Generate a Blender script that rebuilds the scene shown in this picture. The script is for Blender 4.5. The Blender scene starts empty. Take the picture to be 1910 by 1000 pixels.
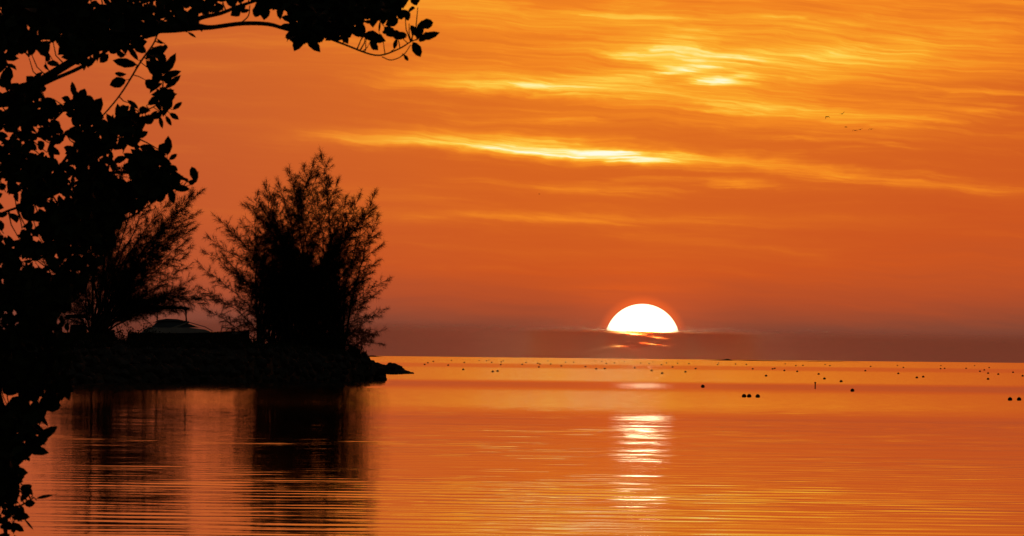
import bpy, bmesh, math, random
import numpy as np
from mathutils import Vector, Matrix

random.seed(7)
rng = np.random.default_rng(11)
R = math.radians
S = bpy.context.scene
COL = S.collection

# ------------------------------------------------------------------ camera
# The sun's disc (0.53 degrees) is 140 of the photograph's 1910 pixels wide,
# so the lens is a 285 mm telephoto; the eye is 1.7 m above calm sea water.
FPX = 15106.0                     # focal length in photograph pixels
CAM_H = 1.7
cam_data = bpy.data.cameras.new('camera')
cam_data.sensor_width = 36.0
cam_data.lens = 36.0 * FPX / 1910.0
cam_data.dof.use_dof = True
cam_data.dof.focus_distance = 620.0
cam_data.dof.aperture_fstop = 60.0
cam_data.clip_start = 0.5
cam_data.clip_end = 200000.0
cam = bpy.data.objects.new('camera', cam_data)
COL.objects.link(cam)
CM = (Matrix.Translation((0, 0, CAM_H)) @ Matrix.Rotation(R(90 + 0.63), 4, 'X')
      @ Matrix.Rotation(R(0.615), 4, 'Z'))
cam.matrix_world = CM
S.camera = cam
CAM3 = CM.to_3x3()


def ray(x, y):
    d = CAM3 @ Vector(((x - 955) / FPX, -(y - 500) / FPX, -1.0))
    return d.normalized()


def at(x, y, Y):
    """point seen in direction (x, y), Y metres in front"""
    d = ray(x, y)
    return Vector((0, 0, CAM_H)) + d * (Y / d.y)


def azel(x, y):
    d = ray(x, y)
    return math.degrees(math.atan2(d.x, d.y)), math.degrees(math.asin(d.z))


def on_water(x, y):
    d = ray(x, y)
    k = -CAM_H / d.z
    return Vector((d.x * k, d.y * k, 0.0))


# ------------------------------------------------------------------ exposure
S.view_settings.view_transform = 'Standard'
S.view_settings.look = 'None'
S.view_settings.exposure = 0.0
S.view_settings.gamma = 1.0
S.view_settings.use_curve_mapping = False
S.cycles.max_bounces = 4
S.cycles.diffuse_bounces = 1
S.cycles.glossy_bounces = 2
S.cycles.transparent_max_bounces = 8


# ------------------------------------------------------------------ node helper
def lin(c):
    return tuple(((v / 255) / 12.92 if v / 255 <= 0.04045 else ((v / 255 + 0.055) / 1.055) ** 2.4) for v in c)


class NT:
    def __init__(self, tree):
        self.t = tree

    def node(self, kind, **kw):
        n = self.t.nodes.new(kind)
        for k, v in kw.items():
            setattr(n, k, v)
        return n

    def link(self, a, b):
        if isinstance(a, X):
            a = a.s
        self.t.links.new(a, b)

    def put(self, sock, v):
        if isinstance(v, X):
            self.t.links.new(v.s, sock)
        elif isinstance(v, bpy.types.NodeSocket):
            self.t.links.new(v, sock)
        else:
            sock.default_value = v

    def m(self, op, a, b=0.0, c=0.0):
        n = self.node('ShaderNodeMath', operation=op)
        self.put(n.inputs[0], a)
        self.put(n.inputs[1], b)
        if op in ('SMOOTH_MIN', 'SMOOTH_MAX', 'MULTIPLY_ADD', 'COMPARE'):
            self.put(n.inputs[2], c)
        return X(self, n.outputs[0])

    def xyz(self, x, y, z=0.0):
        n = self.node('ShaderNodeCombineXYZ')
        self.put(n.inputs[0], x); self.put(n.inputs[1], y); self.put(n.inputs[2], z)
        return n.outputs[0]

    def noise(self, vec, scale=1.0, detail=4.0, rough=0.5, dist=0.0, out=0):
        n = self.node('ShaderNodeTexNoise')
        self.put(n.inputs['Vector'], vec)
        n.inputs['Scale'].default_value = scale
        n.inputs['Detail'].default_value = detail
        n.inputs['Roughness'].default_value = rough
        n.inputs['Distortion'].default_value = dist
        return X(self, n.outputs[out])

    def sstep(self, v, a, b, lo=0.0, hi=1.0):
        n = self.node('ShaderNodeMapRange', interpolation_type='SMOOTHSTEP')
        self.put(n.inputs[0], v)
        n.inputs[1].default_value = a; n.inputs[2].default_value = b
        n.inputs[3].default_value = lo; n.inputs[4].default_value = hi
        return X(self, n.outputs[0])

    def ramp(self, v, stops, interp='LINEAR'):
        n = self.node('ShaderNodeValToRGB')
        self.put(n.inputs[0], v)
        cr = n.color_ramp
        cr.interpolation = interp
        while len(cr.elements) < len(stops):
            cr.elements.new(0.5)
        for e, (p, c) in zip(cr.elements, stops):
            e.position = p
            e.color = (*c, 1.0) if len(c) == 3 else c
        return X(self, n.outputs[0])

    def mixc(self, f, a, b):
        n = self.node('ShaderNodeMix', data_type='RGBA')
        self.put(n.inputs[0], f)
        self.put(n.inputs[6], a if not isinstance(a, tuple) else (*a, 1.0))
        self.put(n.inputs[7], b if not isinstance(b, tuple) else (*b, 1.0))
        return X(self, n.outputs[2])


class X:
    def __init__(self, nt, s):
        self.nt, self.s = nt, s

    def __add__(self, o): return self.nt.m('ADD', self, o)
    __radd__ = __add__
    def __mul__(self, o): return self.nt.m('MULTIPLY', self, o)
    __rmul__ = __mul__
    def __sub__(self, o): return self.nt.m('SUBTRACT', self, o)
    def __rsub__(self, o): return self.nt.m('SUBTRACT', o, self)
    def __truediv__(self, o): return self.nt.m('DIVIDE', self, o)
    def __neg__(self): return self.nt.m('MULTIPLY', self, -1.0)


# ------------------------------------------------------------------ world: dusk sky with cirrus
SUN_PX = (1198, 637)
SUN_AZ, SUN_EL = azel(*SUN_PX)
SUN_DIR = ray(*SUN_PX)

world = bpy.data.worlds.new('World')
S.world = world
world.use_nodes = True
wt = world.node_tree
wt.nodes.clear()
W = NT(wt)
tc = W.node('ShaderNodeTexCoord')
sep = W.node('ShaderNodeSeparateXYZ')
W.link(tc.outputs['Generated'], sep.inputs[0])
dx, dy, dz = (X(W, sep.outputs[i]) for i in range(3))
K = 2.64                                           # sky units: 1/2.64 degree
U = W.m('ARCTAN2', dx, dy) * (180 / math.pi * K)
Vr = W.m('ARCSINE', dz) * (180 / math.pi * K)
V = W.m('MAXIMUM', Vr, 0.0)


def uv_px(x, y):
    a, e = azel(x, y)
    return a * K, e * K


def wide(U, V):
    """slow warp so that the cirrus bends and feathers"""
    w1 = W.noise(W.xyz(U * 0.16, V * 0.4), 1.0, 3.0, 0.55, out=0) - 0.5
    w2 = W.noise(W.xyz(U * 0.9 + 31.0, V * 2.2), 1.0, 3.0, 0.6, out=0) - 0.5
    return w1, w2


w1, w2 = wide(U, V)
Vw = V + w1 * 0.8 + w2 * 0.13 + U * 0.05
Uw = U + w2 * 1.4 + w1 * 2.0
streak = W.noise(W.xyz(Uw * 0.20, Vw * 2.4), 1.0, 5.0, 0.55) - 0.5
fine = W.noise(W.xyz(Uw * 0.62 + 7.0, Vw * 7.0, 3.0), 1.0, 5.0, 0.62) - 0.5
broad = W.noise(W.xyz(U * 0.11 + 3.0, Vw * 0.55, 9.0), 1.0, 3.0, 0.5) - 0.5


Up = U + w2 * 1.2
Vp = V + w2 * 0.20 + fine * 0.22 + streak * 0.16


def patch(acc, x, y, sx, sy, amp, tilt=0.0):
    """soft elongated brightening of the cirrus: position and size in hundredths of a sky unit"""
    u0, v0 = uv_px(x, y)
    c, s = math.cos(R(tilt)), math.sin(R(tilt))
    ka, kb = 100 / sx, 100 / sy
    a = W.m('MULTIPLY_ADD', Up, c * ka, W.m('MULTIPLY_ADD', Vp, -s * ka, (-u0 * c + v0 * s) * ka))
    b = W.m('MULTIPLY_ADD', Up, s * kb, W.m('MULTIPLY_ADD', Vp, c * kb, (-u0 * s - v0 * c) * kb))
    q = W.m('MULTIPLY_ADD', a, a, b * b)
    return W.m('MULTIPLY_ADD', W.m('POWER', 0.60653, q), amp, acc)


base = W.ramp(V * (1 / 14.0), [
    (0.0, (0.03,) * 3), (0.022, (0.05,) * 3), (0.045, (0.12,) * 3), (0.075, (0.22,) * 3),
    (0.12, (0.335,) * 3), (0.19, (0.39,) * 3), (0.30, (0.425,) * 3), (0.46, (0.455,) * 3), (1.0, (0.44,) * 3)])
side = W.m('POWER', 2.718, (U - 1.8) * (U - 1.8) * -0.013)      # brighter above the sun, dimmer to both sides
cl = W.sstep(V, 0.9, 3.8)
rightness = W.sstep(U, -5.0, 2.0)
t = base * (side * 0.30 + 0.70)
wisp = W.sstep(streak, -0.02, 0.26)                       # thin bright fibres on a smooth veil
feather = W.sstep(fine, 0.0, 0.30)
high = W.sstep(V, 2.2, 5.2)
t = t + (wisp * 0.17 + feather * wisp * 0.16 + feather * 0.05 + streak * 0.10 + broad * 0.10) * cl * (rightness * 0.72 + 0.28) * (high * 0.4 + 0.6)
t = t + (streak * 0.10 + fine * 0.05) * (1.0 - cl)
fibre = W.noise(W.xyz(Uw * 0.42 + 3.0, (Vw + U * 0.03) * 10.0, 6.0), 1.0, 4.0, 0.6)
P = 0.0
for p in [
    (1400, 90, 430, 95, 0.15), (1335, 151, 38, 7, 0.40, 6), (1290, 128, 60, 6, 0.26, -3), (1378, 142, 34, 6, 0.16, -10),
    (1240, 178, 260, 17, 0.19, 5), (990, 162, 170, 9, 0.17, 1), (900, 160, 130, 5, 0.08, -1), (1265, 76, 60, 14, 0.14, -6),
    (1420, 108, 180, 16, 0.13, -4), (1620, 118, 160, 22, 0.10, -3), (1165, 291, 80, 8, 0.34, 2), (1080, 282, 170, 13, 0.17, 4),
    (930, 268, 180, 13, 0.20, 3), (740, 262, 140, 9, 0.10, 0), (1300, 296, 130, 9, 0.18, 1), (1480, 318, 200, 9, 0.11, 6),
    (1700, 335, 230, 10, 0.065, 4), (1372, 341, 45, 5, 0.16, 2), (1180, 410, 300, 10, 0.075, 0), (850, 402, 180, 9, 0.06, 1),
    (1180, 538, 90, 6, 0.05, 0), (840, 25, 190, 9, 0.11, 5), (900, 52, 170, 6, 0.08, 3), (1800, 60, 200, 60, 0.10),
    (1720, 210, 200, 14, 0.06, 5), (1500, 240, 300, 10, 0.06, 3),
]:
    P = patch(P, *p)
t = t + P * (W.sstep(fibre, 0.28, 0.72) * 0.58 + wisp * 0.40 + 0.54)
# aureole close round the sun
su, sv = uv_px(*SUN_PX)
ru = (U - su) * 0.75
rv = (V - sv) * 0.9
aur = W.m('POWER', 2.718, (ru * ru + rv * rv) * -1.1)
rim = W.sstep(ru * ru * (1 / 0.5625) + rv * rv * (1 / 0.81), 0.50, 0.80, 1.0, 0.0)   # reddened ring at the very edge of the disc
t = W.m('MINIMUM', W.m('MAXIMUM', t, 0.0), 1.0)
skycol = W.ramp(t, [
    (0.0, lin((108, 62, 52))), (0.10, lin((134, 70, 50))), (0.22, lin((180, 78, 40))), (0.32, lin((204, 86, 32))),
    (0.42, lin((218, 103, 32))), (0.54, lin((243, 134, 34))), (0.66, lin((252, 165, 42))), (0.78, lin((255, 204, 72))),
    (0.90, lin((255, 238, 150))), (1.0, lin((255, 252, 228)))])
# the sky to the left is duller and browner
skycol = W.mixc(W.sstep(U, 1.0, -8.0, 0.0, 0.42), skycol, W.ramp(t, [
    (0.0, lin((100, 62, 58))), (0.2, lin((150, 80, 62))), (0.34, lin((182, 92, 58))), (0.5, lin((214, 122, 60))), (0.8, lin((250, 190, 90)))]))
addn = W.node('ShaderNodeMix', data_type='RGBA', blend_type='ADD')
W.put(addn.inputs[0], aur + rim * 1.3)
addn.clamp_factor = False
W.put(addn.inputs[6], skycol)
addn.inputs[7].default_value = (0.20, 0.022, 0.0, 1)
skycol = X(W, addn.outputs[2])
# the rest of the dome: clear dusk sky, dimming with the angle from the sun
nish = W.node('ShaderNodeTexSky', sky_type='NISHITA')
nish.sun_disc = False
nish.sun_elevation = R(max(SUN_EL, 0.1))
nish.sun_rotation = R(SUN_AZ)
nish.air_density = 2.0
nish.dust_density = 4.0
nscale = W.node('ShaderNodeMix', data_type='RGBA', blend_type='MULTIPLY')
nscale.inputs[0].default_value = 1.0
W.link(nish.outputs[0], nscale.inputs[6])
nscale.inputs[7].default_value = (0.05, 0.05, 0.05, 1)
dot = W.node('ShaderNodeVectorMath', operation='DOT_PRODUCT')
W.link(tc.outputs['Generated'], dot.inputs[0])
dot.inputs[1].default_value = SUN_DIR
ang = W.m('ARCCOSINE', X(W, dot.outputs['Value'])) * (180 / math.pi)
glow = W.sstep(ang, 7.0, 42.0, 1.0, 0.0)
final = W.mixc(glow, X(W, nscale.outputs[2]), skycol)
bg = W.node('ShaderNodeBackground')
W.link(final, bg.inputs['Color'])
bg.inputs['Strength'].default_value = 1.0
wo = W.node('ShaderNodeOutputWorld')
W.link(bg.outputs[0], wo.inputs['Surface'])
world.cycles.sampling_method = 'NONE'      # broad soft sky: found well enough by scattered rays


# ------------------------------------------------------------------ mesh + object helpers
def mat(name):
    m = bpy.data.materials.new(name)
    m.use_nodes = True
    m.node_tree.nodes.clear()
    n = NT(m.node_tree)
    out = n.node('ShaderNodeOutputMaterial')
    return m, n, out


def simple(name, a, b, scale=6.0, rough=0.7, metallic=0.0, bump=0.0, spec=0.5):
    m, n, out = mat(name)
    p = n.node('ShaderNodeBsdfPrincipled')
    tcn = n.node('ShaderNodeTexCoord')
    f = n.noise(tcn.outputs['Object'], scale, 5.0, 0.6)
    n.link(n.mixc(n.sstep(f, 0.35, 0.65), a, b), p.inputs['Base Color'])
    p.inputs['Roughness'].default_value = rough
    p.inputs['Metallic'].default_value = metallic
    p.inputs['Specular IOR Level'].default_value = spec
    if bump:
        bn = n.node('ShaderNodeBump')
        bn.inputs['Strength'].default_value = bump
        n.link(f, bn.inputs['Height'])
        n.link(bn.outputs[0], p.inputs['Normal'])
    n.link(p.outputs[0], out.inputs['Surface'])
    return m


def mesh(name, verts, faces, m=None, smooth=False):
    me = bpy.data.meshes.new(name)
    me.from_pydata([tuple(v) for v in verts], [], faces)
    me.update()
    if m:
        me.materials.append(m)
    if smooth:
        for p in me.polygons:
            p.use_smooth = True
    return me


def np_mesh(name, verts, nper, polys_per, m):
    """many identical little shapes: verts (count*nper, 3), polys_per = list of index tuples for one shape"""
    count = len(verts) // nper
    me = bpy.data.meshes.new(name)
    me.vertices.add(len(verts))
    me.vertices.foreach_set('co', np.asarray(verts, dtype=np.float32).ravel())
    sizes = [len(p) for p in polys_per]
    flat = np.concatenate([np.array(p) for p in polys_per])
    loops = (flat[None, :] + (np.arange(count) * nper)[:, None]).ravel()
    me.loops.add(len(loops))
    me.loops.foreach_set('vertex_index', loops.astype(np.int32))
    tot = np.tile(sizes, count)
    start = np.concatenate([[0], np.cumsum(tot)[:-1]])
    me.polygons.add(len(tot))
    me.polygons.foreach_set('loop_start', start.astype(np.int32))
    me.polygons.foreach_set('loop_total', tot.astype(np.int32))
    me.update(calc_edges=True)
    me.validate()
    me.materials.append(m)
    return me


def obj(name, me, parent=None, **props):
    o = bpy.data.objects.new(name, me)
    COL.objects.link(o)
    if parent is not None:
        o.parent = parent
    for k, v in props.items():
        o[k] = v
    return o


def thing(name, loc, label, category, group=None, rz=0.0):
    o = bpy.data.objects.new(name, None)
    COL.objects.link(o)
    o.empty_display_size = 0.2
    o.location = loc
    o.rotation_euler = (0, 0, rz)
    o['label'] = label
    o['category'] = category
    if group:
        o['group'] = group
    return o


class Tubes:
    def __init__(self):
        self.v, self.f = [], []

    def add(self, pts, radii, sides=6, cap=True):
        pts = [Vector(p) for p in pts]
        n = len(pts)
        b0 = len(self.v)
        up = Vector((0.31, 0.87, 0.4)).normalized()
        for i, p in enumerate(pts):
            tg = (pts[min(i + 1, n - 1)] - pts[max(i - 1, 0)])
            tg = tg.normalized() if tg.length > 1e-9 else Vector((0, 0, 1))
            a = tg.cross(up)
            if a.length < 1e-3:
                a = tg.cross(Vector((1, 0, 0)))
            a.normalize()
            b = tg.cross(a)
            r = radii[i] if hasattr(radii, '__len__') else radii
            for k in range(sides):
                an = 2 * math.pi * k / sides
                self.v.append(p + a * (r * math.cos(an)) + b * (r * math.sin(an)))
        for i in range(n - 1):
            for k in range(sides):
                k2 = (k + 1) % sides
                self.f.append((b0 + i * sides + k, b0 + i * sides + k2, b0 + (i + 1) * sides + k2, b0 + (i + 1) * sides + k))
        if cap:
            self.f.append(tuple(b0 + k for k in range(sides))[::-1])
            self.f.append(tuple(b0 + (n - 1) * sides + k for k in range(sides)))

    def mesh(self, name, m, smooth=True):
        return mesh(name, self.v, self.f, m, smooth)


def spline(pts, per=6):
    """Catmull-Rom through points (any dimension)"""
    P = [np.array(p, float) for p in pts]
    P = [2 * P[0] - P[1]] + P + [2 * P[-1] - P[-2]]
    out = []
    for i in range(1, len(P) - 2):
        for k in range(per):
            u = k / per
            a, b, c, d = P[i - 1], P[i], P[i + 1], P[i + 2]
            out.append(0.5 * (2 * b + (c - a) * u + (2 * a - 5 * b + 4 * c - d) * u * u + (3 * b - a - 3 * c + d) * u ** 3))
    out.append(P[-2])
    return out


# ------------------------------------------------------------------ materials
M_leaf = simple('broad_leaf', (0.030, 0.050, 0.016), (0.055, 0.075, 0.028), 30, 0.6, spec=0.25)
M_bark = simple('grey_bark', (0.05, 0.042, 0.034), (0.10, 0.085, 0.07), 20, 0.9, bump=0.4, spec=0.2)
M_needle = simple('casuarina_needles', (0.030, 0.044, 0.020), (0.060, 0.066, 0.034), 0.6, 0.8, spec=0.15)
M_cbark = simple('casuarina_bark', (0.05, 0.04, 0.032), (0.09, 0.075, 0.06), 4, 0.9, bump=0.4, spec=0.2)
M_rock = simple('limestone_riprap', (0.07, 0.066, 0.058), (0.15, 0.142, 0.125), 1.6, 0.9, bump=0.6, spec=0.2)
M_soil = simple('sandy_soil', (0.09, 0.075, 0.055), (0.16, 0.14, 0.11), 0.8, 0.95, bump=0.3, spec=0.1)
M_white = simple('white_gelcoat', (0.72, 0.72, 0.70), (0.80, 0.80, 0.78), 2.0, 0.35)
M_bluegel = simple('blue_grey_gelcoat', (0.16, 0.24, 0.32), (0.20, 0.28, 0.36), 2.0, 0.4)
M_navy = simple('dark_hull_paint', (0.025, 0.03, 0.04), (0.04, 0.045, 0.055), 2.0, 0.4)
M_glass = simple('salt_hazed_screen', (0.12, 0.17, 0.23), (0.17, 0.23, 0.30), 2.0, 0.35)
M_alu = simple('aluminium_tube', (0.45, 0.45, 0.45), (0.55, 0.55, 0.55), 9.0, 0.35, metallic=0.9)
M_dark = simple('dark_vinyl', (0.03, 0.03, 0.035), (0.05, 0.05, 0.055), 5.0, 0.6)
M_wood = simple('pale_weathered_wood', (0.42, 0.38, 0.32), (0.56, 0.52, 0.45), 6.0, 0.85, bump=0.3)
M_buoy = simple('weathered_buoy_foam', (0.05, 0.04, 0.035), (0.10, 0.08, 0.06), 8.0, 0.8, spec=0.2)
M_rope = simple('dark_rope', (0.05, 0.045, 0.04), (0.09, 0.08, 0.07), 20.0, 0.9)
M_feather = simple('dark_feathers', (0.05, 0.045, 0.04), (0.11, 0.10, 0.09), 4.0, 0.8, spec=0.2)
M_far = simple('distant_mangrove', (0.035, 0.04, 0.03), (0.06, 0.06, 0.045), 0.05, 0.95, spec=0.1)

# ------------------------------------------------------------------ sea
WAVE = 0.0080          # mean steepness of the ripples
m_sea, n, out = mat('calm_sea_water')
geo = n.node('ShaderNodeNewGeometry')
sp = n.node('ShaderNodeSeparateXYZ')
n.link(geo.outputs['Position'], sp.inputs[0])
px_, py_ = X(n, sp.outputs[0]), X(n, sp.outputs[1])
# wind lanes: strips of ruffled and of smooth water, lying across the bay
lane = n.noise(n.xyz(px_ * 0.018, py_ * 0.012), 1.0, 3.0, 0.6) - 0.5
dist = py_ * (lane * 0.10 + 1.0)
ruff = n.ramp(dist * (1 / 3000.0), [
    (0.000, (0.075,) * 3), (0.078, (0.075,) * 3), (0.096, (0.56,) * 3), (0.136, (0.52,) * 3),
    (0.154, (0.18,) * 3), (0.182, (0.18,) * 3), (0.205, (0.66,) * 3), (0.40, (0.66,) * 3),
    (0.46, (0.42,) * 3), (0.62, (0.42,) * 3), (0.75, (0.7,) * 3), (1.0, (0.7,) * 3)])
shore = n.sstep(px_, -5.0, -11.0) * n.sstep(py_, 330.0, 400.0) * n.sstep(py_, 600.0, 500.0)      # ruffled shallows off the headland
ruff = n.m('MAXIMUM', ruff, shore * 0.55)
# ripples: slopes of short waves running towards the camera; on ruffled water the eye,
# this close to the surface, meets only the faces that lean towards it
q1 = n.noise(n.xyz(px_ * 0.07, py_ * 0.50), 1.0, 3.0, 0.55, 0.4) - 0.5
q2 = n.noise(n.xyz(px_ * 0.35, py_ * 1.5, 4.0), 1.0, 2.0, 0.5, 0.3) - 0.5
q3 = n.noise(n.xyz(px_ * 0.02, py_ * 0.10, 8.0), 1.0, 2.0, 0.5) - 0.5
q4 = n.noise(n.xyz(px_ * 1.2, py_ * 2.2, 14.0), 1.0, 2.0, 0.5)
near = n.sstep(py_, 120.0, 400.0, 1.0, 0.10)
swell = (q1 * 0.008 + q2 * 0.008 + q3 * 0.004) * near
sy = swell - ruff * (q4 * 0.034)
sx = (q4 - 0.5) * 0.02 * near
nv = n.node('ShaderNodeVectorMath', operation='NORMALIZE')
tilt = n.node('ShaderNodeVectorMath', operation='ADD')
n.link(geo.outputs['Normal'], tilt.inputs[0])
n.link(n.xyz(sx, sy, 0.0), tilt.inputs[1])
n.link(tilt.outputs[0], nv.inputs[0])
pr = n.node('ShaderNodeBsdfPrincipled')
pr.inputs['Base Color'].default_value = (0.008, 0.012, 0.014, 1)
pr.inputs['IOR'].default_value = 1.33
n.link(ruff * 0.03 + 0.022, pr.inputs['Roughness'])
n.link(nv.outputs[0], pr.inputs['Normal'])
n.link(pr.outputs[0], out.inputs['Surface'])
# the sheet: a finely rippled stretch in front of the lens, coarse out to the horizon
X0, X1, Y0, Y1 = -36.0, 36.0, 62.0, 440.0
gx = np.linspace(X0, X1, 249)
gy = np.concatenate([np.arange(Y0, 165, 0.18), np.linspace(165, Y1, 760)])
GX, GY = np.meshgrid(gx, gy)
hz = np.zeros_like(GX)
wr = np.random.default_rng(3)
env = 0.75 + 0.45 * np.sin(GY * 0.11 + 0.8 * np.sin(GX * 0.13)) * np.sin(GX * 0.21 + GY * 0.033 + 1.0)
for k in range(44):
    lam = 0.52 * (2.5 / 0.52) ** wr.random()
    th = wr.normal(0, 0.8)
    kx, ky = 2 * math.pi / lam * math.sin(th), 2 * math.pi / lam * math.cos(th)
    hz += lam / (2 * math.pi) * np.sin(kx * GX + ky * GY + wr.uniform(0, 6.28)) * wr.uniform(0.5, 1.0)
hz *= WAVE * math.sqrt(2 / 44) / 0.76
fade = np.interp(GY, [62, 68, 150, 220, 262, 300, 400, 438], [0, 1, 1, 0.95, 0.75, 0.3, 0.12, 0])
fade *= np.clip((36 - np.abs(GX)) / 4, 0, 1)
hz *= fade * env
vs = np.stack([GX, GY, hz], -1).reshape(-1, 3).tolist()
nxg = len(gx)
idx = np.arange(len(gy) * nxg).reshape(len(gy), nxg)
fs = np.stack([idx[:-1, :-1], idx[:-1, 1:], idx[1:, 1:], idx[1:, :-1]], -1).reshape(-1, 4).tolist()


def quad(xa, xb, ya, yb_):
    b0_ = len(vs)
    vs.extend([(xa, ya, 0.0), (xb, ya, 0.0), (xb, yb_, 0.0), (xa, yb_, 0.0)])
    fs.append([b0_, b0_ + 1, b0_ + 2, b0_ + 3])


quad(-2000, 2000, -200, Y0)
quad(-2000, X0, Y0, Y1)
quad(X1, 2000, Y0, Y1)
for (ya, yb_, hw) in ((Y1, 2000, 2000), (2000, 12000, 12000), (12000, 45200, 30000)):
    quad(-hw, hw, ya, yb_)
obj('sea', mesh('sea', vs, fs, m_sea, True), kind='structure')

# ------------------------------------------------------------------ sun and the cloud bank in front of it
SUN_D = 66000.0
m_sun, n, out = mat('sun_photosphere')
em = n.node('ShaderNodeEmission')
em.inputs['Color'].default_value = (1.0, 0.87, 0.52, 1)
tco = n.node('ShaderNodeTexCoord')
spo = n.node('ShaderNodeSeparateXYZ')
n.link(tco.outputs['Object'], spo.inputs[0])
ox, oz = X(n, spo.outputs[0]) * (FPX / (70.0 * SUN_D)), X(n, spo.outputs[2]) * (FPX / (70.0 * SUN_D))
mu = n.m('MAXIMUM', 1.0 - ox * ox - oz * oz, 0.0)
n.link(mu * mu * 44.0 + 2.0, em.inputs['Strength'])      # limb darkening of a low sun
n.link(em.outputs[0], out.inputs['Surface'])
m_sun.cycles.emission_sampling = 'NONE'
bm = bmesh.new()
bmesh.ops.create_uvsphere(bm, u_segments=128, v_segments=64, radius=SUN_D * 70.0 / FPX)
sm = bpy.data.meshes.new('sun')
bm.to_mesh(sm); bm.free()
sm.materials.append(m_sun)
for p in sm.polygons:
    p.use_smooth = True
sun = obj('sun', sm, label='white setting sun half sunk behind the horizon cloud', category='sun')
sun.location = Vector((0, 0, CAM_H)) + SUN_DIR * SUN_D

CB_Y = 46000.0
m_cl, n, out = mat('low_cloud_bank')
geo = n.node('ShaderNodeNewGeometry')
sp = n.node('ShaderNodeSeparateXYZ')
n.link(geo.outputs['Position'], sp.inputs[0])
cx, cz = X(n, sp.outputs[0]), X(n, sp.outputs[2])
px1 = CB_Y / FPX                                  # metres of cloud per photograph pixel
wav = n.noise(n.xyz(cx * (0.010 / px1), cz * (0.05 / px1)), 1.0, 4.0, 0.55) - 0.5
wav2 = n.noise(n.xyz(cx * (0.030 / px1), cz * (0.22 / px1), 5.0), 1.0, 4.0, 0.6) - 0.5
zz = cz * (1 / px1) + wav * 9.0 + wav2 * 5.0 + cx * (0.008 / px1)   # height in hundredths of a sky unit
solid = n.sstep(zz, 54.0, 45.0, 0.0, 1.0)
veil = n.sstep(zz, 78.0, 34.0, 0.0, 1.0)
core = n.sstep(n.m('ABSOLUTE', cx - at(SUN_PX[0], SUN_PX[1], CB_Y).x) * (1 / px1), 74.0, 230.0, 1.0, 0.0)
soft = n.sstep(zz, 64.0, 40.0, 0.0, 1.0)
tau = solid * core * 4.6
grey = soft * (wav * 1.2 + 1.9) + veil * 0.35


def gap(x, y, sx, sy, amt, tilt=0.0):
    g = at(x, y, CB_Y)
    c, s = math.cos(R(tilt)), math.sin(R(tilt))
    a0 = (cx - g.x) * (1 / px1)
    b0 = (cz - g.z) * (1 / px1) + wav2 * 3.0
    a = (a0 * c - b0 * s) * (1 / sx)
    b = (a0 * s + b0 * c) * (1 / sy)
    qq = a * a + b * b
    return n.m('POWER', 2.718, qq * qq * -0.7) * amt


for g in [(1148, 646, 21, 2.4, 4.0), (1139, 640, 10, 2.0, 3.2), (1205, 640, 15, 2.2, 3.3, 6), (1226, 643, 12, 1.9, 3.1, 5),
          (1246, 646, 13, 2.0, 3.3, 0), (1234, 631, 20, 2.4, 3.4, 4), (1200, 626, 32, 2.4, 2.9, 3), (1170, 622, 40, 2.0, 2.3, 1)]:
    tau = tau - gap(*g)
tau = n.m('MAXIMUM', tau, 0.0)
half = tau * 0.5
halfg = grey * 0.5                                   # the light crosses a front and a back face
tr = n.node('ShaderNodeCombineColor')
for i, k in enumerate((1.0, 2.2, 3.6)):
    n.link(n.m('POWER', 2.718, -(half * k + halfg)), tr.inputs[i])
tb = n.node('ShaderNodeBsdfTransparent')
n.link(tr.outputs[0], tb.inputs['Color'])
tl = n.node('ShaderNodeBsdfRefraction')                # droplets throw the light mostly forward
tl.distribution = 'GGX'
tl.inputs['Roughness'].default_value = 0.45
tl.inputs['IOR'].default_value = 1.06
cf = n.m('POWER', 2.718, (half + halfg) * -1.2)
colr = n.mixc(1.0 - cf, (0, 0, 0), (0.84, 0.71, 0.61))
n.link(colr, tl.inputs['Color'])
ad = n.node('ShaderNodeAddShader')
n.link(tb.outputs[0], ad.inputs[0]); n.link(tl.outputs[0], ad.inputs[1])
n.link(ad.outputs[0], out.inputs['Surface'])
vs, fs = [], []
NX = 160
for i in range(NX + 1):
    x = -9000 + 18000 * i / NX
    h = 100 * px1 * (1 + 0.12 * math.sin(x * 0.0011) + 0.08 * math.sin(x * 0.0031 + 1))
    e = min(1.0, (9000 - abs(x)) / 2500 + 0.05)
    yb = -x * x / 90000.0
    prof = [(-300, -60), (-260, 0.5 * h), (-120, 0.85 * h), (0, h), (120, 0.85 * h), (260, 0.5 * h), (300, -60)]
    for (yy, z) in prof:
        vs.append((x, CB_Y + yb + yy * 2 * e, z))
for i in range(NX):
    for k in range(6):
        a = i * 7 + k
        fs.append((a, a + 7, a + 8, a + 1))
obj('cloud_bank', mesh('cloud_bank', vs, fs, m_cl, True), label='long dusky cloud bank hiding the lower half of the sun', category='cloud')

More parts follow.
